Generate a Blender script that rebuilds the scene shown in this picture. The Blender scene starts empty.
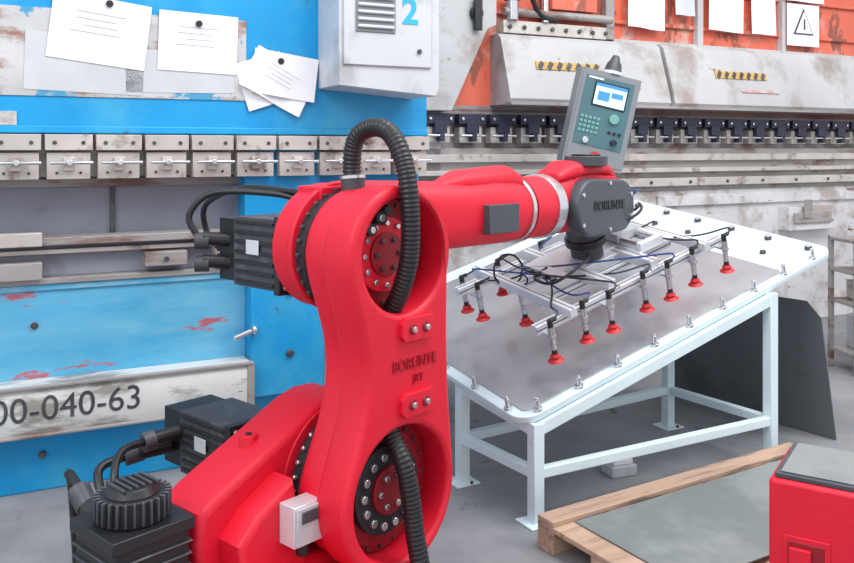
import bpy, bmesh, math, random
from mathutils import Matrix, Vector
random.seed(7)
scene=bpy.context.scene
try: scene.view_settings.view_transform='Standard'
except Exception: pass
def lin(c):
    out=[]
    for v in c[:3]:
        v=v/255.0
        out.append(v/12.92 if v<=.04045 else ((v+.055)/1.055)**2.4)
    return (*out,1.0)
def pmat(name,col,col2=None,scale=5,thr=.6,soft=.06,rough=.5,metal=0,bump=0,var=.12,coat=0,stretch=(1,1,1),emit=0,col3=None,thr3=.66,scale3=9,stretch3=(1,1,1)):
    m=bpy.data.materials.new(name); m.use_nodes=True
    nt=m.node_tree; N=nt.nodes; L=nt.links
    bs=N['Principled BSDF']; bs.inputs['Roughness'].default_value=rough; bs.inputs['Metallic'].default_value=metal
    if coat: bs.inputs['Coat Weight'].default_value=coat; bs.inputs['Coat Roughness'].default_value=.2
    tc=N.new('ShaderNodeTexCoord'); mp=N.new('ShaderNodeMapping'); mp.inputs['Scale'].default_value=stretch
    L.new(tc.outputs['Object'],mp.inputs['Vector'])
    n1=N.new('ShaderNodeTexNoise'); n1.inputs['Scale'].default_value=scale*.6; n1.inputs['Detail'].default_value=5
    L.new(mp.outputs[0],n1.inputs['Vector'])
    a=lin(col)
    mr=N.new('ShaderNodeMapRange'); mr.inputs['From Min'].default_value=.3; mr.inputs['From Max'].default_value=.7
    mr.inputs['To Min'].default_value=1-var; mr.inputs['To Max'].default_value=1+var
    L.new(n1.outputs['Fac'],mr.inputs['Value'])
    vm=N.new('ShaderNodeVectorMath'); vm.operation='SCALE'; vm.inputs[0].default_value=a[:3]
    L.new(mr.outputs[0],vm.inputs['Scale'])
    out=vm.outputs[0]
    def over(out,c,sc,th,so,mpv):
        n2=N.new('ShaderNodeTexNoise'); n2.inputs['Scale'].default_value=sc; n2.inputs['Detail'].default_value=9; n2.inputs['Roughness'].default_value=.65
        L.new(mpv.outputs[0],n2.inputs['Vector'])
        m2=N.new('ShaderNodeMapRange'); m2.inputs['From Min'].default_value=th-so; m2.inputs['From Max'].default_value=th+so
        L.new(n2.outputs['Fac'],m2.inputs['Value'])
        mx=N.new('ShaderNodeMix'); mx.data_type='RGBA'
        L.new(m2.outputs[0],mx.inputs['Factor']); L.new(out,mx.inputs[6]); mx.inputs[7].default_value=lin(c)
        return mx.outputs[2]
    if col2 is not None: out=over(out,col2,scale,thr,soft,mp)
    if col3 is not None:
        mp3=N.new('ShaderNodeMapping'); mp3.inputs['Scale'].default_value=stretch3; mp3.inputs['Location'].default_value=(3.1,5.7,1.3)
        L.new(tc.outputs['Object'],mp3.inputs['Vector'])
        out=over(out,col3,scale3,thr3,.02,mp3)
    L.new(out,bs.inputs['Base Color'])
    if emit:
        L.new(out,bs.inputs['Emission Color']); bs.inputs['Emission Strength'].default_value=emit
    if bump:
        bp=N.new('ShaderNodeBump'); bp.inputs['Strength'].default_value=bump; bp.inputs['Distance'].default_value=.01
        n3=N.new('ShaderNodeTexNoise'); n3.inputs['Scale'].default_value=scale*12; n3.inputs['Detail'].default_value=4
        L.new(mp.outputs[0],n3.inputs['Vector']); L.new(n3.outputs['Fac'],bp.inputs['Height']); L.new(bp.outputs[0],bs.inputs['Normal'])
    return m
RED=pmat('red_paint',(220,18,48),rough=.5,var=.08,bump=.14,scale=4)
REDD=pmat('red_inner',(140,10,30),rough=.5,var=.15)
REDT=pmat('red_letter',(160,8,32),rough=.4)
BLK=pmat('black_paint',(34,35,38),rough=.4,var=.15)
DGR=pmat('dark_grey_metal',(72,74,80),(98,100,104),scale=9,rough=.45,metal=.2)
COVW=pmat('wrist_cover_paint',(70,74,82),rough=.4,var=.1)
RUB=pmat('black_rubber',(30,30,34),rough=.4,var=.1)
HBLU=pmat('blue_hose',(30,60,120),rough=.35,var=.1)
CHR=pmat('chrome',(210,212,216),rough=.25,metal=.85,var=.08)
ALU=pmat('aluminium',(222,225,230),rough=.35,metal=.35,var=.06)
BLUE=pmat('blue_paint',(0,148,210),(60,166,208),scale=2.6,thr=.58,soft=.12,rough=.45,var=.14,bump=.05,col3=(70,110,140),thr3=.66,scale3=10,stretch3=(1,1,.6))
BLUEW=pmat('blue_worn_paint',(80,170,212),(150,190,205),scale=2.6,thr=.56,soft=.12,rough=.5,var=.12,stretch=(1,1,2.2))
BLUED=pmat('blue_scuffed_paint',(72,164,208),(112,184,212),scale=2.2,thr=.52,soft=.12,rough=.5,var=.18,stretch=(.7,1,2.5),col3=(176,96,108),thr3=.615,scale3=3.4,stretch3=(.8,1,3.2))
WORN=pmat('scraped_plate',(190,192,194),(150,112,98),scale=4.5,thr=.56,soft=.05,rough=.6,var=.2,stretch=(.6,1,1.4),col3=(70,150,190),thr3=.60,scale3=4)
PAPER=pmat('paper',(236,238,243),rough=.8,var=.03)
PAPER2=pmat('plastic_sleeve',(196,200,205),rough=.3,var=.1)
INK=pmat('ink',(150,154,164),rough=.8)
CLAMP=pmat('clamp_steel',(196,190,184),(130,116,108),scale=7,thr=.62,rough=.42,metal=.2,var=.15)
STEEL=pmat('old_steel',(160,156,154),(124,96,86),scale=5,thr=.58,rough=.5,metal=.25,var=.2,stretch=(.5,1,2))
BACKP=pmat('back_plate',(140,144,158),(118,120,132),scale=3,rough=.6,var=.12)
PEND=pmat('pendant_grey',(126,130,134),rough=.45,var=.06)
DARK=pmat('dark_gap',(36,36,42),rough=.7)
BEAM=pmat('beam_paint',(205,208,206),(140,138,132),scale=5,thr=.57,soft=.05,rough=.5,var=.14,stretch=(.5,1,1.6),col3=(110,104,98),thr3=.66,scale3=12,stretch3=(.4,1,1.5))
BOXG=pmat('box_enamel',(192,197,202),(166,170,174),scale=3,thr=.62,rough=.45,var=.06)
WHT=pmat('white_frame_paint',(216,235,241),(170,182,184),scale=9,thr=.70,rough=.45,var=.04)
SHEET=pmat('sheet_steel',(180,182,187),(156,157,163),scale=2.2,thr=.53,soft=.15,rough=.28,metal=.4,var=.10)
CONC=pmat('concrete',(142,143,147),(116,118,123),scale=1.6,thr=.54,soft=.12,rough=.75,var=.16,bump=.15,col3=(100,102,108),thr3=.65,scale3=5)
ORNG=pmat('orange_paint',(214,104,80),(198,168,158),scale=2.4,thr=.60,soft=.05,rough=.5,var=.2,col3=(146,82,66),thr3=.58,scale3=5,stretch3=(1,1,.5))
COVER=pmat('cover_enamel',(184,185,186),(156,146,140),scale=2.6,thr=.60,soft=.08,rough=.45,var=.14,col3=(122,98,90),thr3=.67,scale3=9,stretch3=(.5,1,1))
DKCL=pmat('dark_blue_clamp',(50,52,72),rough=.4,metal=.2,var=.2)
WPAN=pmat('white_worn_panel',(212,212,214),(176,166,160),scale=3,thr=.56,soft=.05,rough=.55,var=.15,col3=(130,100,90),thr3=.64,scale3=6,stretch3=(.5,1,2))
YEL=pmat('yellow_hazard',(200,160,90),rough=.6)
FADE=pmat('faded_red_stencil',(196,140,130),(190,188,188),scale=14,thr=.5,rough=.6)
WOOD=pmat('pallet_wood',(178,150,130),(124,100,84),scale=6,thr=.58,rough=.8,var=.2,stretch=(.4,4,4))
SHEET2=pmat('green_grey_sheet',(140,147,146),(124,132,132),scale=2,thr=.55,rough=.45,metal=.2)
DSHEET=pmat('dark_sheet',(104,108,112),(86,90,94),scale=2,rough=.45,metal=.2,var=.15)
TEAL=pmat('teal_panel',(72,108,116),rough=.4,var=.05)
SCR=pmat('screen',(190,225,245),rough=.2,emit=.6,var=.02)
SCRB=pmat('screen_blue',(60,130,200),rough=.2,emit=.5,var=.02)
GRN=pmat('keypad_green',(110,160,152),rough=.4,var=.05)
CUP=pmat('red_rubber',(196,34,38),rough=.45)
WALL=pmat('wall_paint',(190,195,200),rough=.8,var=.05)
CYAN=pmat('cyan_mark',(40,170,205),rough=.5)

PM={}
def T(x,y,z): return Matrix.Translation((x,y,z))
def Rz(d): return Matrix.Rotation(math.radians(d),4,'Z')
def Rx(d): return Matrix.Rotation(math.radians(d),4,'X')
def Ry(d): return Matrix.Rotation(math.radians(d),4,'Y')
def empty(name,M):
    o=bpy.data.objects.new(name,None); o.empty_display_size=.1
    scene.collection.objects.link(o); o.matrix_world=M; PM[o.name]=M.copy(); return o
def attach(o,par,M):
    if par is not None:
        o.parent=par; o.matrix_parent_inverse=PM[par.name].inverted()
    o.matrix_basis=M
def crom(P,step):
    P=[Vector(p) for p in P]; Q=[P[0]*2-P[1]]+P+[P[-1]*2-P[-2]]
    pts=[]
    for i in range(1,len(Q)-2):
        p0,p1,p2,p3=Q[i-1:i+3]
        n=max(2,int((p2-p1).length/step))
        for k in range(n):
            t=k/n
            pts.append(.5*((2*p1)+(p2-p0)*t+(2*p0-5*p1+4*p2-p3)*t*t+(3*p1-p0-3*p2+p3)*t**3))
    pts.append(P[-1]); return pts
class B:
    def __init__(s,name,par,M=None):
        s.name=name; s.par=par; s.M=M if M is not None else PM[par.name]; s.bm=bmesh.new(); s.mats=[]
    def mi(s,m):
        if m not in s.mats: s.mats.append(m)
        return s.mats.index(m)
    def mark(s,faces,m):
        i=s.mi(m)
        for f in faces: f.material_index=i
    def markv(s,verts,m):
        i=s.mi(m)
        for v in verts:
            for f in v.link_faces: f.material_index=i
    def box(s,c,size,m,R=None):
        X=T(*c)@(R if R is not None else Matrix())@Matrix.Diagonal((*size,1))
        r=bmesh.ops.create_cube(s.bm,size=1,matrix=X); s.markv(r['verts'],m); return s
    def bx(s,x0,x1,y0,y1,z0,z1,m):
        return s.box(((x0+x1)/2,(y0+y1)/2,(z0+z1)/2),(abs(x1-x0),abs(y1-y0),abs(z1-z0)),m)
    def cyl(s,p0,p1,r,m,r2=None,seg=24):
        p0=Vector(p0); p1=Vector(p1); d=p1-p0
        X=Matrix.Translation((p0+p1)/2)@d.to_track_quat('Z','Y').to_matrix().to_4x4()
        q=bmesh.ops.create_cone(s.bm,cap_ends=True,segments=seg,radius1=r,radius2=r if r2 is None else r2,depth=d.length,matrix=X); s.markv(q['verts'],m); return s
    def prism(s,pts,ax,lo,hi,m):
        F=[]
        def P(a,b,c): return {'x':(c,a,b),'y':(a,c,b),'z':(a,b,c)}[ax]
        v0=[s.bm.verts.new(P(a,b,lo)) for a,b in pts]; v1=[s.bm.verts.new(P(a,b,hi)) for a,b in pts]
        F.append(s.bm.faces.new(v0)); F.append(s.bm.faces.new(v1[::-1]))
        k=len(pts)
        for i in range(k): F.append(s.bm.faces.new((v0[i],v0[(i+1)%k],v1[(i+1)%k],v1[i])))
        s.mark(F,m); return s
    def skin(s,rings,m,seg):
        F=[]
        for i in range(len(rings)-1):
            for k in range(seg):
                F.append(s.bm.faces.new((rings[i][k],rings[i][(k+1)%seg],rings[i+1][(k+1)%seg],rings[i+1][k])))
        F.append(s.bm.faces.new(rings[0])); F.append(s.bm.faces.new(rings[-1][::-1])); s.mark(F,m)
    def loft(s,secs,m,seg=32,axis='x'):
        rings=[]
        for (f,lc,zc,hl,hz,e) in secs:
            r=[]
            for k in range(seg):
                t=2*math.pi*k/seg; c=math.cos(t); d=math.sin(t)
                a=lc+hl*math.copysign(abs(c)**(2/e),c); b=zc+hz*math.copysign(abs(d)**(2/e),d)
                co={'x':(f,a,b),'y':(a,f,b),'z':(a,b,f)}[axis]
                r.append(s.bm.verts.new(co))
            rings.append(r)
        s.skin(rings,m,seg); return s
    def tube(s,P,r,m,step=.02,seg=10,corr=False):
        pts=crom(P,step)
        tang=[(pts[min(i+1,len(pts)-1)]-pts[max(i-1,0)]).normalized() for i in range(len(pts))]
        u=tang[0].orthogonal().normalized(); rings=[]
        for i,p in enumerate(pts):
            t=tang[i]; u=(u-t*u.dot(t)).normalized(); v=t.cross(u)
            rr=r
            if corr: rr=r*(1.0 if (i%4) in (0,1) else .91)
            rings.append([s.bm.verts.new(p+(u*math.cos(2*math.pi*k/seg)+v*math.sin(2*math.pi*k/seg))*rr) for k in range(seg)])
        s.skin(rings,m,seg); return s
    def bolts(s,c,R,n,r,h,m,a0=0,a1=360,ax='y'):
        for i in range(n):
            t=math.radians(a0+(a1-a0)*i/n)
            if ax=='y': p=(c[0]+R*math.cos(t),c[1],c[2]+R*math.sin(t)); q=(p[0],p[1]-h,p[2])
            else: p=(c[0]+R*math.cos(t),c[1]+R*math.sin(t),c[2]); q=(p[0],p[1],p[2]+h)
            s.cyl(p,q,r,m,seg=10)
        return s
    def done(s,bevel=.004,ang=35):
        bmesh.ops.recalc_face_normals(s.bm,faces=s.bm.faces)
        me=bpy.data.meshes.new(s.name); s.bm.to_mesh(me); s.bm.free()
        for m in s.mats: me.materials.append(m)
        for p in me.polygons: p.use_smooth=True
        me.set_sharp_from_angle(angle=math.radians(ang))
        o=bpy.data.objects.new(s.name,me); scene.collection.objects.link(o); attach(o,s.par,s.M)
        if bevel:
            b=o.modifiers.new('bevel','BEVEL'); b.width=bevel; b.segments=2; b.limit_method='ANGLE'; b.angle_limit=math.radians(40); b.harden_normals=False
        return o
def to_mesh_obj(tmp,name,par,M,mat,ang=40):
    dg=bpy.context.evaluated_depsgraph_get(); dg.update()
    me=bpy.data.meshes.new_from_object(tmp.evaluated_get(dg))
    bpy.data.objects.remove(tmp)
    me.materials.clear(); me.materials.append(mat)
    for p in me.polygons: p.use_smooth=True
    me.set_sharp_from_angle(angle=math.radians(ang))
    me.name=name
    o=bpy.data.objects.new(name,me); scene.collection.objects.link(o); attach(o,par,M); return o
def profile(name,par,M,outer,holes,lo,hi,mat,bevel=.01,flat=False):
    cu=bpy.data.curves.new('tmpc','CURVE'); cu.dimensions='2D'; cu.fill_mode='BOTH'
    for pts in [outer]+holes:
        sp=cu.splines.new('POLY'); sp.points.add(len(pts)-1)
        for i,p in enumerate(pts): sp.points[i].co=(p[0],p[1],0,1)
        sp.use_cyclic_u=True
    cu.bevel_depth=bevel; cu.bevel_resolution=3; cu.offset=-bevel; cu.extrude=(hi-lo)/2-bevel
    tmp=bpy.data.objects.new('tmp',cu); scene.collection.objects.link(tmp)
    MM=M@(T(0,0,(lo+hi)/2) if flat else T(0,(lo+hi)/2,0)@Rx(90))
    return to_mesh_obj(tmp,name,par,MM,mat)
def text(name,par,M,body,size,mat,pos,ext=.002,R=None,sx=1,bold=0):
    cu=bpy.data.curves.new('tmpt','FONT'); cu.body=body; cu.size=size; cu.extrude=ext; cu.align_x='CENTER'; cu.align_y='CENTER'; cu.offset=bold
    tmp=bpy.data.objects.new('tmp',cu); scene.collection.objects.link(tmp)
    MM=M@T(*pos)@(R if R is not None else Matrix())@Rx(90)@Matrix.Diagonal((sx,1,1,1))
    return to_mesh_obj(tmp,name,par,MM,mat)
def circ(cx,cy,r,n=48): return [(cx+r*math.cos(2*math.pi*i/n),cy+r*math.sin(2*math.pi*i/n)) for i in range(n)]

# ---------------------------------------------------------------- room
f=B('floor',None,Matrix()); f.bx(-7,11,-3,12,-.1,0,CONC); f.done(0)
MW=T(0,9.6,0)@Rz(26.57)
w=B('wall_back',None,MW); w.bx(-9,9,0,.2,0,6,WALL); w.done(0)

# ---------------------------------------------------------------- blue press brake
M1=T(0,4.6,0)@Rz(26.565)
pb=empty('press_brake',M1)
b=B('ram',pb); b.bx(-3.8,0,0,.3,1.565,3.1,BLUE); b.bx(-3.8,0,-.012,0,1.565,1.6,BLUE); b.done(.006)
b=B('scraped_band',pb); b.bx(-3.8,-.99,-.006,0,1.73,2.12,WORN); b.bx(-3.8,-2.0,-.012,0,1.60,1.66,WORN); b.done(.001)
b=B('upper_clamps',pb)
b.bx(-3.8,0,.03,.14,1.37,1.56,STEEL)
x=-3.78
while x<-.1:
    w_=.195
    b.bx(x,x+w_,-.06,.03,1.49,1.56,CLAMP)
    b.bx(x+.008,x+w_-.008,-.04,.03,1.362,1.480,CLAMP)
    b.bx(x+w_*.38,x+w_*.62,-.07,-.03,1.40,1.46,CLAMP)
    for k in (.2,.8): b.cyl((x+w_*k,-.06,1.524),(x+w_*k,-.066,1.524),.009,DGR,seg=10)
    for k in (.25,.75): b.cyl((x+w_*k,-.04,1.39),(x+w_*k,-.045,1.39),.007,DGR,seg=8)
    b.cyl((x+.02,-.085,1.435),(x+w_+.0,-.085,1.435),.008,CHR,seg=8)
    b.cyl((x+w_*.5,-.10,1.435),(x+w_*.5,-.06,1.435),.013,CHR,seg=10)
    x+=.21
b.done(.003)
b=B('throat',pb); b.bx(-3.8,-.6,.16,.2,.9,1.56,BACKP); b.bx(-3.8,-.98,.12,.16,1.32,1.36,STEEL); b.bx(-1.6,-1.58,.14,.16,1.1,1.36,DGR); b.done(.003)
b=B('side_frame',pb); b.bx(-.99,-.60,.02,.9,0,1.56,BLUE); b.bx(-.99,-.62,-.10,.05,.30,.93,BLUE)
b.bx(-1.02,-.60,-.06,.02,.93,.965,BLUEW); b.prism([(-.99,.3),(-.62,.3),(-.7,.0),(-.93,.0)],'y',-.05,.02,BLUE)
for z in (.5,.8): b.cyl((-.8,-.1,z),(-.8,-.115,z),.02,DGR,seg=12)
b.cyl((-1.08,-.12,.60),(-.99,-.12,.63),.013,CHR); b.cyl((-.99,-.12,.63),(-.97,-.12,.635),.023,CHR)
b.bx(-.6,-.0,.1,.9,1.2,1.56,BLUE)
b.done(.008)
b=B('die_holder',pb)
b.bx(-3.8,-.99,-.02,.16,.9,.925,STEEL); b.bx(-3.8,-.99,-.03,.10,1.07,1.105,STEEL); b.bx(-3.8,-.99,.05,.09,.925,1.07,BACKP)
b.bx(-3.8,-.99,.0,.07,1.03,1.05,CLAMP)
for x0,x1,z0,z1 in [(-2.6,-1.9,.925,1.0),(-1.47,-1.28,.955,1.02),(-1.15,-1.0,.95,1.03),(-3.3,-2.8,.93,1.0)]:
    b.bx(x0,x1,-.05,.05,z0,z1,STEEL)
    b.cyl(((x0+x1)/2,-.05,(z0+z1)/2),((x0+x1)/2,-.06,(z0+z1)/2),.012,DGR,seg=10)
b.bx(-2.3,-1.9,-.05,.0,1.07,1.13,CLAMP)
b.done(.003)
b=B('bed',pb); b.bx(-3.8,-.99,0,.9,0,.9,BLUED); b.bx(-3.8,-.99,-.03,.0,.0,.28,BLUE); b.bx(-3.8,-.99,-.01,0,.87,.9,BLUEW)
for x_,z_ in [(-1.9,.16),(-1.3,.17),(-1.93,.72),(-2.6,.7)]: b.cyl((x_,-.03 if z_<.3 else 0,z_),(x_,-.05 if z_<.3 else -.012,z_),.016,DGR,seg=12)
b.done(.005)
b=B('back_gauge_beam',pb)
b.prism([(0,.275),(-.13,.275),(-.14,.31),(-.14,.45),(-.12,.485),(0,.485)],'x',-3.8,-1.0,BEAM)
b.bx(-3.8,-.99,-.15,-.13,.475,.49,STEEL); b.bx(-3.8,-.99,-.15,-.13,.27,.283,STEEL); b.bx(-1.02,-.985,-.145,0,.28,.48,STEEL)
b.done(.003)
text('beam_number',pb,M1,'00-040-63',.15,DGR,(-1.80,-.1415,.385),ext=.001,sx=.98)
b=B('posted_papers',pb)
def paper(b,c,w_,h_,rot,lift=.0,curl=.02,lines=True,mat=PAPER,y0=-.012):
    F=[]; R=T(c[0],y0-lift,c[1])@Ry(rot); nx=6;nz=4; V={}
    for i in range(nx+1):
        for j in range(nz+1):
            x_=(i/nx-.5)*w_; z_=(j/nz-.5)*h_
            yy=-curl*((1-j/nz)**2)*(.5+.5*math.sin(i*1.1))
            V[i,j]=b.bm.verts.new(R@Vector((x_,yy,z_)))
    for i in range(nx):
        for j in range(nz): F.append(b.bm.faces.new((V[i,j],V[i+1,j],V[i+1,j+1],V[i,j+1])))
    b.mark(F,mat)
    if lines:
        for k in range(4):
            b.box(R@Vector((-.02*(k%2),-curl-.0015,h_*(.25-.1*k))),(w_*(.5-.08*(k%3)),.0008,.0022),INK,R=Ry(rot))
paper(b,(-1.66,2.03),.42,.30,7,curl=.0); paper(b,(-1.22,2.0),.37,.28,2,curl=.0)
paper(b,(-1.72,1.88),.5,.26,2,curl=.0,lines=False,y0=-.008,mat=PAPER2); paper(b,(-1.30,1.86),.5,.2,-1,curl=.0,lines=False,y0=-.008,mat=PAPER2)
paper(b,(-.83,1.83),.34,.22,28,curl=.03); paper(b,(-.80,1.86),.33,.22,8,curl=.02,y0=-.02,lines=False); paper(b,(-.90,1.83),.24,.24,-18,curl=.01,lines=False,y0=-.007)
for c in [(-1.62,2.155),(-1.22,2.09),(-.82,1.93)]: b.cyl((c[0],-.01,c[1]),(c[0],-.025,c[1]),.016,BLK,seg=12)
b.done(0)
b=B('electrical_box',pb)
b.prism([(-.62,1.80),(-.10,1.76),(-.08,1.80),(-.08,2.7),(-.62,2.7)],'y',-.3,0,BOXG)
b.bx(-.60,-.13,-.312,-.3,1.90,2.7,BOXG); b.bx(-.54,-.33,-.318,-.31,2.06,2.6,PEND)
for k in range(9): b.bx(-.53,-.34,-.33,-.31,2.08+k*.035,2.095+k*.035,BOXG)
b.cyl((-.2,-.312,1.98),(-.2,-.325,1.98),.012,DGR); b.done(.008)
text('box_number',pb,M1,'2',.18,CYAN,(-.25,-.314,2.17),ext=.001,bold=.004)

# ---------------------------------------------------------------- second press brake
M2=T(0,5.8,0)@Rz(26.565)
p2=empty('press_brake.001',M2)
b=B('upper_beam',p2); b.bx(-.6,6,.0,.35,1.75,3.4,ORNG)
for z in (2.45,2.75,3.0): b.bx(-.2,6,-.03,.0,z,z+.03,ORNG)
b.done(.005)
b=B('hydraulics',p2)
b.bx(.55,1.45,-.10,0,2.31,2.40,CLAMP); b.cyl((.55,-.1,2.46),(1.5,-.1,2.46),.03,STEEL); b.cyl((.9,-.1,2.4),(.9,-.1,2.9),.025,CHR)
b.bx(.95,1.35,-.12,0,2.5,2.9,ORNG); b.tube([(.7,-.1,2.9),(.75,-.14,2.6),(.85,-.12,2.45),(1.0,-.1,2.42)],.02,BLK)
b.bx(1.06,1.22,-.13,-.12,2.6,2.75,COVER); b.cyl((.62,-.1,2.4),(.62,-.1,2.54),.045,CHR); b.cyl((.62,-.1,2.54),(.62,-.1,2.57),.06,BLK)
b.bx(1.48,1.56,-.06,0,2.32,3.2,STEEL); b.bx(2.40,2.46,-.06,0,2.3,3.2,COVER); b.bx(3.36,3.40,-.06,0,2.3,3.2,COVER)
b.bx(1.56,6,-.05,0,2.30,2.33,COVER)
for k in range(8): b.cyl((.6+k*.12,-.1,2.355),(.6+k*.12,-.115,2.355),.016,DGR,seg=10)
b.done(.004)
b=B('side_cheek',p2); b.prism([(-.3,1.75),(.12,1.75),(.40,2.32),(.47,2.35),(.47,3.3),(-.3,3.3)],'y',-.14,.0,COVER)
b.cyl((.30,-.14,2.42),(.30,-.17,2.42),.05,BLK); b.bx(.27,.33,-.19,-.16,2.30,2.52,BLK); b.bx(-.3,.1,-.02,.0,1.1,1.75,WPAN); b.done(.006)
b=B('front_covers',p2)
for x0,x1 in [(.50,1.93),(1.97,4.75)]:
    b.prism([(0,1.80),(-.24,1.80),(-.27,1.84),(-.25,1.92),(-.14,2.27),(-.10,2.30),(0,2.30)],'x',x0,x1,COVER)
th=math.degrees(math.atan2(.11,.35))
for xc in (1.03,2.72):
    b.box((xc,-.205,2.08),(.56,.008,.06),YEL,R=Rx(-th))
    for k in range(7):
        b.box((xc-.24+k*.08,-.209,2.08),(.035,.006,.062),DGR,R=Rx(-th)@Ry(35))
for xc in (1.45,2.9): b.box((xc,-.246,1.955),(.42,.004,.028),FADE,R=Rx(-th))
b.bx(.5,4.75,-.28,-.2,1.795,1.815,STEEL)
b.done(.006)
b=B('upper_clamps',p2); b.bx(-.1,6,.0,.12,1.70,1.80,STEEL); b.bx(-.1,6,.04,.14,1.48,1.70,STEEL)
x=-.05
while x<5.6:
    b.bx(x,x+.215,-.09,.02,1.665,1.735,DKCL); b.bx(x+.02,x+.195,-.06,.02,1.535,1.645,CLAMP); b.bx(x+.06,x+.155,-.10,-.05,1.60,1.68,DKCL)
    for k in (.03,.185): b.cyl((x+k,-.09,1.70),(x+k,-.10,1.70),.012,CHR,seg=8)
    b.cyl((x,-.11,1.585),(x+.2,-.11,1.585),.009,CHR,seg=8); b.bx(x+.09,x+.125,-.12,-.05,1.545,1.60,DKCL)
    x+=.25
b.done(.003)
b=B('lower_beam',p2)
b.bx(-.3,6,.05,.2,1.0,1.5,BACKP); b.bx(-.3,6,-.06,.06,1.40,1.455,CLAMP); b.bx(-.3,6,-.08,.05,1.31,1.345,CLAMP); b.bx(-.3,6,-.08,.06,1.20,1.265,CLAMP); b.bx(-.3,6,-.02,.05,1.16,1.5,STEEL)
for k in range(14): b.cyl((.3+k*.4,-.08,1.232),(.3+k*.4,-.09,1.232),.014,DGR,seg=8)
b.bx(-.3,6,-.02,.9,0,1.16,WPAN); b.bx(2.0,6,-.05,-.02,1.04,1.12,WPAN)
b.bx(3.35,3.95,-.14,-.02,.80,1.0,WPAN); b.bx(3.4,3.85,-.16,-.14,.86,.95,STEEL); b.bx(3.5,3.6,-.17,-.16,.9,1.06,STEEL)
b.done(.004)
b=B('posted_papers',p2)
paper(b,(1.86,2.62),.36,.40,3,curl=.03,y0=-.07); paper(b,(2.70,2.66),.38,.42,2,curl=.01,y0=-.07); paper(b,(3.12,2.66),.28,.42,0,curl=.02,y0=-.07)
paper(b,(3.60,2.56),.40,.36,0,curl=.0,y0=-.07,lines=False); paper(b,(2.25,2.7),.2,.3,0,y0=-.07,lines=False,mat=PAPER2); paper(b,(3.6,2.86),.5,.2,0,y0=-.07)
b.prism([(3.48,2.48),(3.72,2.48),(3.60,2.70)],'y',-.078,-.071,DGR); b.prism([(3.50,2.49),(3.70,2.49),(3.60,2.675)],'y',-.083,-.077,PAPER); b.bx(3.592,3.608,-.087,-.08,2.52,2.61,DGR)
b.done(0)

# ---------------------------------------------------------------- tilt table
e1=Vector((.838,.466,.285)).normalized(); e2=Vector((-.513,.848,.125)); e2=(e2-e1*e2.dot(e1)).normalized(); nn=e1.cross(e2)
A=Vector((.376,3.357,.414))
def frame(o,x,y,z):
    M=Matrix.Identity(4)
    for i in range(3): M[i][0]=x[i]; M[i][1]=y[i]; M[i][2]=z[i]; M[i][3]=o[i]
    return M
MT=frame(A,e1,e2,nn)
TL,TWd=2.02,1.50
tt=empty('tilted_work_table',T(1.0,4.2,0))
def rrect(x0,x1,y0,y1,r,n=8):
    P=[]
    for cx,cy,a in [(x1-r,y1-r,0),(x0+r,y1-r,90),(x0+r,y0+r,180),(x1-r,y0+r,270)]:
        for k in range(n+1):
            t=math.radians(a+90*k/n); P.append((cx+r*math.cos(t),cy+r*math.sin(t)))
    return P
profile('table_top',tt,MT,rrect(0,TL,0,TWd,.09),[],-.03,0,WHT,bevel=.004,flat=True)
profile('steel_sheet',tt,MT,rrect(.05,1.66,.045,1.38,.03),[],0.0005,.006,SHEET,bevel=.001,flat=True)
b=B('locating_pins',tt,MT)
def pin(x,y,h=.05):
    b.cyl((x,y,0),(x,y,.012),.018,CHR,seg=14); b.cyl((x,y,.012),(x,y,h),.010,CHR,seg=12); b.cyl((x,y,h),(x,y,h+.006),.008,CHR,seg=12)
for k in range(9): pin(.10+k*.22,.022)
for k in range(6): pin(.022,.12+k*.24)
for k in range(6):
    y=.10+k*.24
    b.cyl((1.94,y,0),(1.94,y,.004),.034,ALU,seg=18); b.cyl((1.94,y,.004),(1.94,y,.02),.02,DGR,seg=6); b.cyl((1.94,y,.02),(1.94,y,.03),.012,CHR,seg=12)
for y in (.25,.50,.75,1.0,1.25): b.cyl((1.78,y,0),(1.78,y,.004),.028,ALU,seg=18); b.cyl((1.78,y,.004),(1.78,y,.018),.017,DGR,seg=6)
b.done(.001)
def zt(x,y): return A.z-(nn.x*(x-A.x)+nn.y*(y-A.y))/nn.z
d=Vector((-.55,.83)).normalized()
FL=Vector((.435,3.40)); FR=Vector((1.64,4.06))
BL=FL+d*.50; BR=FR+d*.62
az=math.degrees(math.atan2((FR-FL).y,(FR-FL).x))
b=B('table_frame',tt,Matrix())
s=.05
RZ=Rz(az)
def beam(b,p,q,w_,h_,m):
    p=Vector(p);q=Vector(q);dd=q-p; x=dd.normalized(); y=Vector((0,0,1)).cross(x).normalized(); z=x.cross(y)
    R=frame((0,0,0),x,y,z)
    b.box((p+q)/2,(dd.length,w_,h_),m,R=R)
for P in (FL,FR,BL,BR):
    top=zt(P.x,P.y)-.035
    b.box((P.x,P.y,top/2),(s,s,top),WHT,R=RZ); b.box((P.x,P.y,.004),(.12,.12,.008),WHT,R=RZ)
    b.cyl((P.x+.04,P.y-.04,.008),(P.x+.04,P.y-.04,.02),.008,DGR,seg=8)
hz=.20
for P,Q in ((FL,FR),(BL,BR),(FL,BL),(FR,BR)):
    beam(b,(P.x,P.y,hz),(Q.x,Q.y,hz),.04,.04,WHT)
    zp=zt(P.x,P.y)-.062; zq=zt(Q.x,Q.y)-.062
    beam(b,(P.x,P.y,zp),(Q.x,Q.y,zq),.045,.05,WHT)
b.done(.003)

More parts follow.
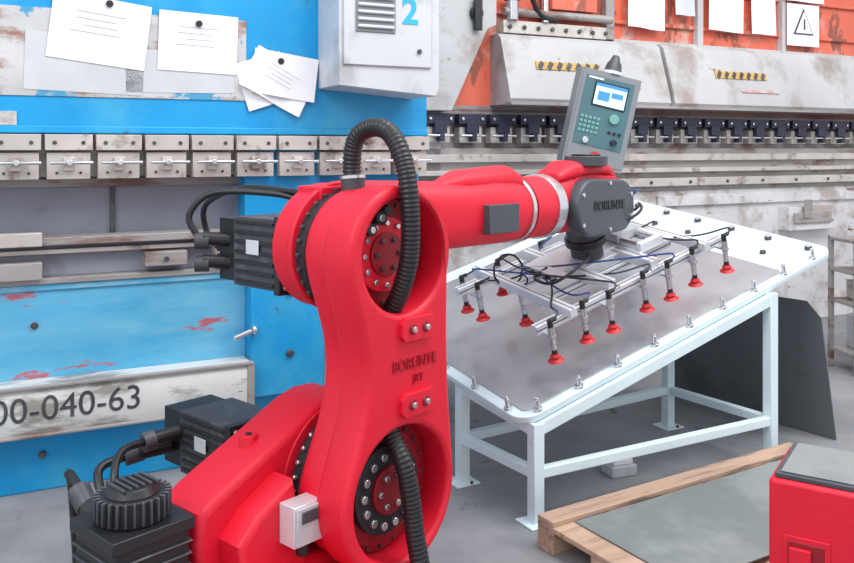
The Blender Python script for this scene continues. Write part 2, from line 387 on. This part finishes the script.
# ---------------------------------------------------------------- robot
MR=T(-.187,2.737,0)@Rz(47.92)
rb=empty('industrial_robot_arm',MR)
Z1,Z2=.425,1.165; R1,R2=.25,.22
def linkprof(R1,R2,dl,dr):
    P=[]
    for k in range(0,25):
        t=math.pi*k/24; P.append((R2*math.cos(t),Z2+R2*math.sin(t)))
    for k in range(1,24):
        t=1-k/24; P.append((-(R1+(R2-R1)*t-dl*math.sin(math.pi*t)**1.5),Z1+(Z2-Z1)*t))
    for k in range(0,25):
        t=math.pi+math.pi*k/24; P.append((R1*math.cos(t),Z1+R1*math.sin(t)))
    for k in range(1,24):
        t=k/24; P.append(((R1+(R2-R1)*t-dr*math.sin(math.pi*t)**1.5),Z1+(Z2-Z1)*t))
    return P
profile('upper_arm_back',rb,MR,linkprof(R1-.015,R2-.015,.10,.03),[],-.04,.09,RED,bevel=.03)
profile('upper_arm_face',rb,MR,linkprof(R1,R2,.09,.015),[circ(0.02,Z2,.183),circ(.01,Z1,.208)],-.15,-.02,RED,bevel=.018)
b=B('elbow_hub',rb)
b.cyl((0.015,-.02,Z2),(0.015,-.05,Z2),.18,REDD,seg=48)
b.cyl((.0,-.05,Z2),(.0,-.075,Z2),.12,RED,seg=40); b.cyl((0,-.075,Z2),(0,-.085,Z2),.07,REDD,seg=32)
b.bolts((0,-.075,Z2),.098,12,.009,.012,CHR); b.bolts((0,-.085,Z2),.05,6,.008,.01,DGR)
b.bolts((.01,-.05,Z2),.16,16,.006,.008,DGR)
b.cyl((-.06,-.06,Z2+.12),(-.06,-.12,Z2+.12),.022,BLK); b.cyl((-.10,-.06,Z2+.085),(-.10,-.12,Z2+.085),.02,BLK); b.cyl((-.02,-.06,Z2+.14),(-.02,-.11,Z2+.14),.018,BLK)
b.cyl((-.06,-.11,Z2+.12),(-.06,-.125,Z2+.12),.012,CHR); b.cyl((-.10,-.11,Z2+.085),(-.10,-.125,Z2+.085),.011,CHR)
b.done(.002)
b=B('shoulder_hub',rb)
b.cyl((0.005,-.02,Z1),(0.005,-.05,Z1),.204,REDD,seg=48)
b.cyl((0,-.05,Z1),(0,-.06,Z1),.18,REDD,seg=48); b.cyl((0,-.06,Z1),(0,-.085,Z1),.14,DARK,seg=40)
b.cyl((0,-.085,Z1),(0,-.10,Z1),.075,REDD,seg=32)
b.bolts((0,-.085,Z1),.110,14,.013,.014,CHR); b.bolts((0,-.10,Z1),.05,6,.010,.012,CHR)
b.bolts((0,-.05,Z1),.19,20,.006,.008,DGR)
b.done(.002)
b=B('cable_clamps',rb)
for z in (.935,.70):
    b.prism([(.0,z-.036),(.12,z-.036),(.135,z-.02),(.135,z+.02),(.12,z+.036),(.0,z+.036),(-.015,z+.02),(-.015,z-.02)],'y',-.166,-.148,RED)
    for x_ in (.03,.09): b.cyl((x_,-.166,z),(x_,-.169,z),.017,REDD,seg=20); b.cyl((x_,-.168,z),(x_,-.18,z),.010,CHR,seg=6)
b.done(.004)
text('arm_lettering',rb,MR,'BORUNTE',.048,REDT,(.055,-.152,.825),ext=.002,sx=.92,bold=.0006)
text('arm_lettering_small',rb,MR,'JRT',.034,REDT,(.07,-.152,.775),ext=.002)
b=B('elbow_housing',rb)
b.cyl((0,.09,Z2),(0,.135,Z2),.195,DARK,seg=48)
b.cyl((0,.13,Z2+.01),(0,.15,Z2+.01),.216,RED,seg=56); b.cyl((0,.15,Z2+.01),(0,.235,Z2+.01),.207,RED,seg=56); b.cyl((0,.235,Z2+.01),(0,.27,Z2+.01),.207,RED,r2=.17,seg=56)
b.bx(-.10,.12,.12,.24,1.33,1.375,RED)
b.done(.006)
b=B('elbow_bolt_ring',rb)
for k in range(28):
    t=2*math.pi*k/28; b.cyl((.187*math.cos(t),.112,Z2+.187*math.sin(t)),(.206*math.cos(t),.112,Z2+.206*math.sin(t)),.007,DGR,seg=8)
b.done(0)
def motor(name,x,z,l0,l1,w_,conn=True):
    b=B(name,rb)
    b.bx(x-w_/2-.01,x+w_/2+.01,l0,l0+.03,z-w_/2-.01,z+w_/2+.01,BLK)
    L_=l1-l0
    b.bx(x-w_/2,x+w_/2,l0+.03,l0+L_*.72,z-w_/2,z+w_/2,DGR)
    for k in range(7):
        zz=z-w_/2+w_*(k+.5)/7
        b.bx(x-w_/2-.008,x+w_/2+.008,l0+.04,l0+L_*.68,zz-.006,zz+.006,BLK)
    b.bx(x-w_/2+.01,x+w_/2-.01,l0+L_*.72,l1,z-w_/2+.01,z+w_/2-.01,BLK)
    b.box((x-w_/2-.010,l0+L_*.4,z+.02),(.003,.07,.05),ALU)
    b.bolts((x,l0,z),w_*.62,4,.01,.008,CHR,a0=45,a1=405)
    return b
ez=1.14
b=motor('elbow_motor',-.02,ez,.27,.64,.24)
for dz in (.03,-.05):
    b.cyl((-.1,.58,ez+dz),(-.2,.64,ez+dz+.01),.024,BLK); b.cyl((-.18,.63,ez+dz),(-.22,.66,ez+dz),.03,DGR)
    b.cyl((-.06,.62,ez+dz),(-.06,.72,ez+dz),.022,BLK); b.cyl((-.06,.70,ez+dz),(-.06,.76,ez+dz-.02),.028,BLK)
b.tube([(-.21,.65,1.18),(-.23,.68,1.26),(-.17,.62,1.34),(-.05,.42,1.34),(.0,.3,1.31),(0,.2,1.3)],.012,RUB,seg=10)
b.tube([(-.06,.74,1.12),(-.08,.80,1.19),(-.1,.77,1.29),(-.08,.58,1.355),(-.03,.38,1.35),(0,.2,1.33)],.011,RUB,seg=10)
b.done(.003)
b=B('forearm',rb)
b.loft([(-.10,.2,1.22,.06,.12,2.6),(.0,.2,1.235,.09,.145,3),(.2,.19,1.24,.10,.145,3),(.34,.17,1.245,.115,.135,3),(.5,.145,1.247,.12,.127,3),(.72,.125,1.25,.125,.13,2.8),(.84,.12,1.25,.127,.132,2.4),(.90,.12,1.25,.13,.13,2)],RED,seg=48)
b.loft([(.45,.12,1.36,.03,.01,2.2),(.58,.12,1.37,.07,.045,2.4),(.85,.12,1.375,.085,.055,2.4),(.9,.12,1.36,.085,.05,2.2)],RED,seg=32)
b.done(.003)
b=B('forearm_roll_section',rb)
b.cyl((.90,.12,1.25),(.92,.12,1.25),.140,CHR,seg=48); b.cyl((.92,.12,1.25),(.935,.12,1.25),.125,DARK,seg=48); b.cyl((.935,.12,1.25),(.95,.12,1.25),.138,RED,seg=48)
b.cyl((.95,.12,1.25),(1.09,.12,1.25),.130,RED,seg=48); b.cyl((1.09,.12,1.25),(1.15,.12,1.25),.138,CHR,seg=48); b.cyl((1.15,.12,1.25),(1.17,.12,1.25),.125,DGR,seg=48)
for k in range(16):
    t=2*math.pi*k/16; b.cyl((.92,.12+.112*math.cos(t),1.25+.112*math.sin(t)),(.955,.12+.132*math.cos(t),1.25+.132*math.sin(t)),.006,CHR,seg=8)
b.bx(.61,.80,-.018,0.02,1.175,1.285,COVW)
b.done(.003)
b=B('wrist_body',rb)
b.loft([(1.16,.12,1.255,.115,.12,2.1),(1.24,.12,1.27,.12,.145,2.6),(1.35,.12,1.28,.115,.145,3),(1.45,.12,1.285,.112,.138,3.2),(1.58,.12,1.28,.105,.12,3),(1.64,.12,1.27,.08,.08,2.5)],RED,seg=40)
b.loft([(1.16,.08,1.37,.05,.02,2.4),(1.24,.08,1.40,.08,.045,2.6),(1.5,.08,1.41,.085,.035,2.6),(1.6,.08,1.38,.06,.03,2.4)],RED,seg=28)
b.cyl((1.38,.04,1.42),(1.38,.04,1.465),.095,DGR,seg=36); b.cyl((1.38,.04,1.465),(1.38,.04,1.473),.065,BLK,seg=36)
b.done(.004)
def hull2(c1,r1,c2,r2,n=20):
    P=[]
    for k in range(n+1):
        t=math.pi/2+math.pi*k/n; P.append((c1[0]+r1*math.cos(t),c1[1]+r1*math.sin(t)))
    for k in range(n+1):
        t=-math.pi/2+math.pi*k/n; P.append((c2[0]+r2*math.cos(t),c2[1]+r2*math.sin(t)))
    return P
profile('wrist_side_cover',rb,MR,hull2((1.31,1.24),.128,(1.55,1.24),.118),[],-.045,.03,COVW,bevel=.012)
profile('wrist_side_rim',rb,MR,hull2((1.32,1.25),.136,(1.56,1.25),.122),[],.01,.035,RED,bevel=.006)
text('wrist_lettering',rb,MR,'BORUNTE',.058,BLK,(1.44,-.047,1.245),ext=.002,bold=.0008)
b=B('wrist_bolts',rb)
for x_,z_ in [(1.22,1.30),(1.22,1.17),(1.44,1.345),(1.44,1.14),(1.63,1.29),(1.63,1.19)]: b.cyl((x_,-.045,z_),(x_,-.052,z_),.009,CHR,seg=10)
b.done(0)
b=B('shoulder_housing',rb)
b.cyl((0,.09,Z1),(0,.14,Z1),.205,DARK,seg=48); b.cyl((0,.14,Z1),(0,.36,Z1),.235,RED,seg=56); b.cyl((0,.36,Z1),(0,.42,Z1),.20,RED,r2=.15,seg=48)
for k in range(30):
    t=2*math.pi*k/30; b.cyl((.205*math.cos(t),.116,Z1+.205*math.sin(t)),(.222*math.cos(t),.116,Z1+.222*math.sin(t)),.008,CHR,seg=8)
b.done(.006)
wing=[(.16,.60),(.05,.672),(-.03,.675),(-.10,.655),(-.30,.56),(-.48,.475),(-.53,.44),(-.55,.36),(-.52,.14),(.28,.14),(.28,.45)]
profile('rotating_body',rb,MR,wing,[],.145,.36,RED,bevel=.025)
profile('rotating_body_rib',rb,MR,[(-.27,.50),(-.40,.43),(-.47,.36),(-.45,.14),(.1,.14),(.1,.2),(-.22,.25)],[],.04,.16,RED,bevel=.02)
b=B('turntable',rb)
b.cyl((-.22,.14,.12),(-.22,.14,.2),.36,RED,seg=56); b.cyl((-.22,.14,.06),(-.22,.14,.12),.33,RED,seg=56); b.cyl((-.22,.14,.02),(-.22,.14,.06),.38,RED,seg=56)
b.box((-.22,.14,.012),(.85,.85,.024),RED)
b.bolts((-.22,.14,.2),.33,16,.012,.015,CHR,ax='z')
b.done(.005)
b=B('junction_box',rb)
b.bx(-.33,-.22,-.03,.04,.33,.45,ALU); b.bx(-.325,-.225,-.04,-.03,.335,.445,BOXG); b.cyl((-.275,0,.33),(-.275,0,.29),.02,BLK)
b.bx(-.31,-.24,-.045,-.04,.40,.435,COVW)
b.done(.012)
b=B('body_lug',rb); b.cyl((-.28,.26,.54),(-.28,.26,.59),.035,RED,r2=.028); b.cyl((-.28,.26,.59),(-.28,.26,.595),.010,DARK); b.done(.003)
b=motor('shoulder_motor',-.12,.445,.42,.86,.22)
b.cyl((-.23,.8,.42),(-.34,.84,.41),.03,BLK); b.cyl((-.23,.74,.48),(-.34,.76,.47),.026,BLK); b.cyl((-.32,.84,.41),(-.38,.86,.40),.035,DGR)
b.cyl((-.32,.76,.47),(-.36,.765,.465),.034,DGR); b.tube([(-.37,.86,.40),(-.48,.85,.38),(-.5,.75,.28),(-.45,.7,.1)],.016,RUB)
b.tube([(-.34,.76,.47),(-.46,.74,.46),(-.52,.66,.36),(-.5,.6,.1)],.014,RUB)
b.done(.003)
b=B('base_motor',rb)
cx,cy=-.70,.22
b.bx(cx-.125,cx+.125,cy-.125,cy+.125,.12,.28,DGR); b.bx(cx-.11,cx+.11,cy-.11,cy+.11,.28,.44,BLK); b.bx(cx-.122,cx+.122,cy-.122,cy+.122,.44,.475,BLK)
for k in range(4): b.bx(cx-.118,cx+.118,cy-.118,cy+.118,.30+k*.034,.306+k*.034,DGR)
b.cyl((cx,cy,.475),(cx,cy,.545),.092,BLK,seg=40)
for k in range(28):
    t=2*math.pi*k/28; b.box((cx+.095*math.cos(t),cy+.095*math.sin(t),.515),(.02,.007,.065),DGR,R=Rz(math.degrees(t)))
b.cyl((cx,cy,.545),(cx,cy,.568),.075,BLK,r2=.06,seg=40)
for k in range(6): b.bx(cx-.055+k*.02,cx-.047+k*.02,cy-.05,cy+.05,.566,.577,DGR)
b.cyl((cx-.04,cy+.12,.45),(cx-.04,cy+.20,.47),.028,BLK); b.cyl((cx-.04,cy+.18,.46),(cx-.04,cy+.24,.50),.032,DGR)
b.tube([(cx-.04,cy+.23,.50),(cx-.03,cy+.32,.52),(cx+.02,cy+.40,.43),(cx+.05,cy+.42,.1)],.015,RUB)
b.bx(cx-.08,cx+.34,cy-.1,cy+.1,.08,.2,RED)
b.done(.004)
b=B('main_conduit',rb)
b.tube([(-.01,.06,1.34),(-.01,.07,1.44),(-.01,.05,1.53),(0,-.01,1.565),(0,-.09,1.55),(0,-.15,1.47),(.0,-.18,1.34),(0.01,-.17,1.17),(.01,-.13,1.05),(.01,-.07,.95),(0,-.03,.82),(0,-.05,.70),(.0,-.10,.60),(.0,-.155,.52),(.01,-.175,.42),(.02,-.19,.28),(.03,-.23,.12),(.04,-.30,.035),(.12,-.42,.035)],.031,RUB,step=.0034,seg=18,corr=True)
b.cyl((-.01,.06,1.34),(-.01,.065,1.40),.040,DGR,seg=20); b.cyl((-.01,.065,1.40),(-.01,.066,1.41),.043,CHR,seg=20)
b.done(0,ang=80)

# ---------------------------------------------------------------- vacuum gripper
G=Vector((.759,3.983,.949)); MG=frame(G,e1,e2,nn)
gp=empty('vacuum_gripper',MG)
b=B('tool_flange',gp)
b.cyl((0,0,.15),(0,0,.215),.085,DGR,seg=40); b.cyl((0,0,.115),(0,0,.15),.095,BLK,seg=40); b.cyl((0,0,.05),(0,0,.115),.075,DGR,seg=40)
b.bx(-.12,.12,-.09,.09,.035,.05,ALU); b.done(.003)
b=B('gripper_frame',gp)
def prof(x0,x1,y0,y1,z=0,s_=.038):
    if abs(x1-x0)>abs(y1-y0):
        b.bx(x0,x1,y0-s_/2,y0+s_/2,z-s_/2,z+s_/2,ALU); b.bx(x0-.001,x1+.001,y0-.003,y0+.003,z+s_/2-.002,z+s_/2+.0008,DGR); b.bx(x0-.001,x1+.001,y0-s_/2-.0008,y0-s_/2+.002,z-.003,z+.003,DGR)
    else:
        b.bx(x0-s_/2,x0+s_/2,y0,y1,z-s_/2,z+s_/2,ALU); b.bx(x0-.003,x0+.003,y0-.001,y1+.001,z+s_/2-.002,z+s_/2+.0008,DGR); b.bx(x0+s_/2-.002,x0+s_/2+.0008,y0,y1,z-.003,z+.003,DGR)
prof(-.56,.56,-.29,-.29); prof(-.56,.56,.29,.29); prof(-.40,-.40,-.36,.36,.036); prof(.40,.40,-.36,.36,.036)
prof(-.13,-.13,-.3,.3,.036,.045); prof(.13,.13,-.3,.3,.036,.045)
prof(-.40,.40,.10,.10,-.0,.03); prof(-.40,.40,-.12,-.12,-.0,.03)
b.bx(-.2,.2,-.05,.16,.05,.062,ALU); b.bx(.14,.36,-.2,.2,.055,.065,ALU)
b.cyl((.17,-.19,.085),(.17,.2,.085),.014,CHR); b.cyl((.27,-.19,.085),(.27,.2,.085),.014,CHR); b.bx(.15,.29,-.05,.05,.07,.11,BOXG); b.bx(.15,.29,-.20,-.17,.065,.1,ALU); b.bx(.15,.29,.18,.21,.065,.1,ALU); b.bx(-.28,-.22,-.12,.12,.05,.08,ALU)
for k in range(5): b.cyl((-.28,-.11+k*.055,.065),(-.30,-.11+k*.055,.065),.01,BLK,seg=10)
for x_ in (-.4,-.13,.13,.4):
    for y_ in (-.29,.29): b.bx(x_-.035,x_+.035,y_-.022,y_+.022,.018,.024,CHR); b.box((x_+.035,y_,.0),(.02,.03,.03),DGR)
b.done(.002)
b=B('suction_cups',gp)
cups=[(-.52,-.35),(-.33,-.33),(-.20,-.35),(.02,-.33),(.16,-.34),(.33,-.33),(.52,-.35),(-.50,.33),(-.50,.20),(-.28,.34),(-.02,.33),(.28,.34),(.50,.34),(-.4,.0),(.4,.0)]
for (x_,y_) in cups:
    y2=-.29 if y_<-.1 else (.29 if y_>.1 else y_)
    b.bx(x_-.012,x_+.012,min(y_,y2)-.015,max(y_,y2)+.015,-.024,-.016,CHR)
    b.cyl((x_,y_,.02),(x_,y_,.05),.012,BLK,seg=12); b.cyl((x_,y_,-.03),(x_,y_,.02),.015,CHR,seg=12)
    b.cyl((x_,y_,-.11),(x_,y_,-.03),.008,CHR,seg=10)
    for k in range(5): b.cyl((x_,y_,-.08+k*.011),(x_,y_,-.075+k*.011),.013,CHR,seg=12)
    b.cyl((x_,y_,-.10),(x_,y_,-.085),.012,BLK,seg=12)
    b.cyl((x_,y_,-.112),(x_,y_,-.10),.022,CUP,r2=.014,seg=18); b.cyl((x_,y_,-.119),(x_,y_,-.112),.017,CUP,r2=.022,seg=18); b.cyl((x_,y_,-.132),(x_,y_,-.119),.034,CUP,r2=.018,seg=20)
    b.cyl((x_,y_,.045),(x_+.03,y_,.045),.009,BLK,seg=10)
b.done(0)
b=B('air_hoses',gp)
for i,(x_,y_) in enumerate(cups):
    tx=-.31 ; ty=-.11+(i%5)*.055
    if x_>.2: tx,ty=(.2+.03*(i%3),.1)
    h=.05+random.random()*.07; sgn=1 if y_>0 else -1
    b.tube([(x_+.03,y_,.045),(x_+.06,y_-.02*sgn,.06),((x_*.75+tx*.25),(y_*.8+ty*.2),h),((x_*.3+tx*.7),(y_*.35+ty*.65),h*.9),(tx,ty,.075)],.0045,HBLU if i%3==1 else RUB,seg=8)
b.tube([(.06,-.08,.16),(.22,-.14,.22),(.34,-.02,.20),(.42,.1,.12),(.25,.12,.1)],.007,RUB,seg=8)
b.tube([(-.06,-.08,.10),(-.2,-.22,.15),(-.36,-.2,.11),(-.33,-.02,.07),(-.24,0,.08)],.007,RUB,seg=8)
b.tube([(.1,-.05,.33),(.28,-.08,.30),(.36,.05,.22),(.25,.1,.1)],.006,HBLU,seg=8)
for (x_,y_) in [(-.35,.15),(.36,.22)]:
    b.tube([(x_+.08*math.cos(t/8*2*math.pi),y_+.02*math.sin(t/4*math.pi),.07+.07*math.sin(t/8*2*math.pi)) for t in range(9)],.005,RUB,seg=8)
b.done(0)

# ---------------------------------------------------------------- control pendant
MP=T(1.13,5.55,1.70)@Rz(8)@Ry(13)
cp=empty('control_panel',T(1.13,5.55,0))
b=B('housing',cp,MP)
b.bx(-.205,.205,-.05,.07,-.33,.29,PEND); b.bx(-.19,.19,-.055,-.05,-.31,.27,PEND); b.bx(-.165,.165,-.06,-.055,-.20,.25,TEAL)
b.bx(-.10,.13,-.066,-.06,.06,.22,BLK); b.bx(-.09,.12,-.069,-.066,.07,.21,SCR); b.bx(-.07,.01,-.071,-.069,.10,.16,SCRB); b.bx(.02,.10,-.071,-.069,.13,.165,SCRB); b.bx(-.09,.12,-.071,-.069,.19,.21,SCRB)
for i in range(5):
    for j in range(4): b.bx(-.15+i*.028,-.132+i*.028,-.066,-.06,-.12+j*.03,-.102+j*.03,GRN)
b.cyl((.07,-.06,-.0),(.07,-.08,-.0),.032,GRN,seg=20)
for j in range(3): b.cyl((.06+.035*j,-.06,-.09),(.06+.035*j,-.07,-.09),.011,BLK,seg=12)
b.cyl((.10,-.06,-.15),(.10,-.085,-.15),.02,BLK,seg=20); b.cyl((-.09,-.06,-.17),(-.09,-.08,-.17),.02,CHR,seg=16)
b.bx(-.15,-.05,-.064,-.06,.23,.242,PAPER)
b.cyl((-.0,-.055,-.26),(-.0,-.08,-.26),.03,CUP,seg=20)
b.cyl((.02,.01,.29),(.02,.01,.31),.075,ALU,seg=28); b.cyl((.02,.01,.31),(.02,.01,.37),.06,DGR,r2=.045,seg=28); b.cyl((.02,.01,.37),(.02,.01,.42),.04,DGR,r2=.02,seg=20)
b.done(.008)
b=B('stand',cp,Matrix()); b.cyl((1.05,5.58,0),(1.05,5.58,1.42),.035,BOXG); b.cyl((1.05,5.58,0),(1.05,5.58,.02),.15,BOXG,seg=32); b.bx(1.0,1.1,5.53,5.63,1.36,1.42,DGR); b.done(.003)

# ---------------------------------------------------------------- pallet with sheet
MPal=T(.415,3.195,0)@Rz(31.5)
pl=empty('wooden_pallet',MPal)
b=B('boards',pl)
for y0 in (-.09,-.38,-.66):
    b.bx(0,1.50,y0,y0+.09,0,.02,WOOD)
    for x0 in (0,.48,.95,1.38): b.bx(x0,x0+.12,y0,y0+.09,.02,.085,WOOD)
for x0 in (.0,.28,.56,.84,1.12,1.40): b.bx(x0,x0+.1,-.66,0,.085,.105,WOOD)
b.bx(0,1.50,-.09,0,.105,.125,WOOD)
b.done(.003)
b=B('metal_sheet',None,MPal); b.bx(.10,1.48,-.64,-.10,.105,.111,SHEET2); b.done(.001)

# red cabinet
MC=T(1.02,2.54,0)@Rz(-33)
rc=empty('red_machine_cabinet',MC)
b=B('body',rc); b.bx(0,.9,0,.34,.04,.515,RED); b.bx(.01,.89,.01,.33,0,.04,BLK); b.done(.012)
b=B('lid',rc); b.bx(.015,.885,.015,.325,.515,.53,COVW); b.bx(.03,.87,.03,.31,.53,.536,SHEET2); b.done(.004)
b=B('handle_recess',rc); b.bx(.04,.17,-.006,0,.22,.36,RED); b.bx(.055,.155,-.009,-.004,.235,.345,REDD); b.bx(.06,.12,-.022,-.006,.26,.33,RED); b.bx(.25,.8,-.006,0,.08,.44,RED); b.done(.004)

# leaning dark sheet
o=Vector((2.10,4.36,0)); q=Vector((1.45,5.22,0)); dx=(q-o).normalized(); up=Vector((-.12,-.08,1)).normalized(); nz=dx.cross(up).normalized(); up=nz.cross(dx)
MS=frame(o,dx,nz,up)
b=B('leaning_metal_sheet',None,MS); b.prism([(0,0.002),(1.05,.002),(1.05,.72),(.10,.72),(.03,.64)],'y',-.004,.004,DSHEET); b.done(.001)

# shelf on right
MSH=T(2.80,5.55,0)@Rz(5)
sh=empty('metal_shelf_rack',MSH)
b=B('frame',sh)
for x_ in (0,.9):
    for y_ in (0,.3): b.bx(x_,x_+.03,y_,y_+.03,0,.90,STEEL)
for z in (.12,.45,.66,.87): b.bx(0,.93,0,.33,z,z+.02,STEEL)
b.done(.002)
b=B('shelf_goods',sh); b.bx(.1,.35,.05,.28,.47,.60,CLAMP); b.bx(.45,.8,.05,.28,.47,.57,DGR); b.bx(.1,.5,.08,.28,.14,.35,BOXG); b.done(.01)
b=B('white_box',None,T(.885,3.92,0)@Rz(20)); b.bx(-.065,.065,-.05,.05,0,.05,BOXG); b.bx(-.05,.05,-.04,.04,.05,.075,PAPER); b.done(.005)

# ---------------------------------------------------------------- lights
wd=bpy.data.worlds.new('World'); scene.world=wd; wd.use_nodes=True
bg=wd.node_tree.nodes['Background']; bg.inputs[0].default_value=(.95,.96,1,1); bg.inputs[1].default_value=1.1
def area(name,loc,target,size,power,col=(1,1,1)):
    l=bpy.data.lights.new(name,'AREA'); l.energy=power; l.size=size; l.color=col
    o=bpy.data.objects.new(name,l); scene.collection.objects.link(o); o.location=loc
    o.rotation_euler=(Vector(target)-Vector(loc)).to_track_quat('-Z','Y').to_euler()
area('overhead_fill',(1.2,2.6,5.2),(.8,4.2,.5),2.0,140)  # added overhead fill over the table
area('overhead_fill.001',(-2.2,.2,4.2),(-.5,3.5,1),1.8,80)  # added fill from the upper left, behind no real fixture
area('overhead_fill.002',(4,3.2,5.0),(2.8,6.4,1),2.0,110)  # added fill aimed at the second press brake; source is unseen
cam=bpy.data.cameras.new('camera'); cam.sensor_width=36; cam.lens=36*850/854; cam.shift_y=-133.5/854
co=bpy.data.objects.new('camera',cam); scene.collection.objects.link(co); co.location=(0,0,1.5); co.rotation_euler=(math.radians(90),0,0)
scene.camera=co
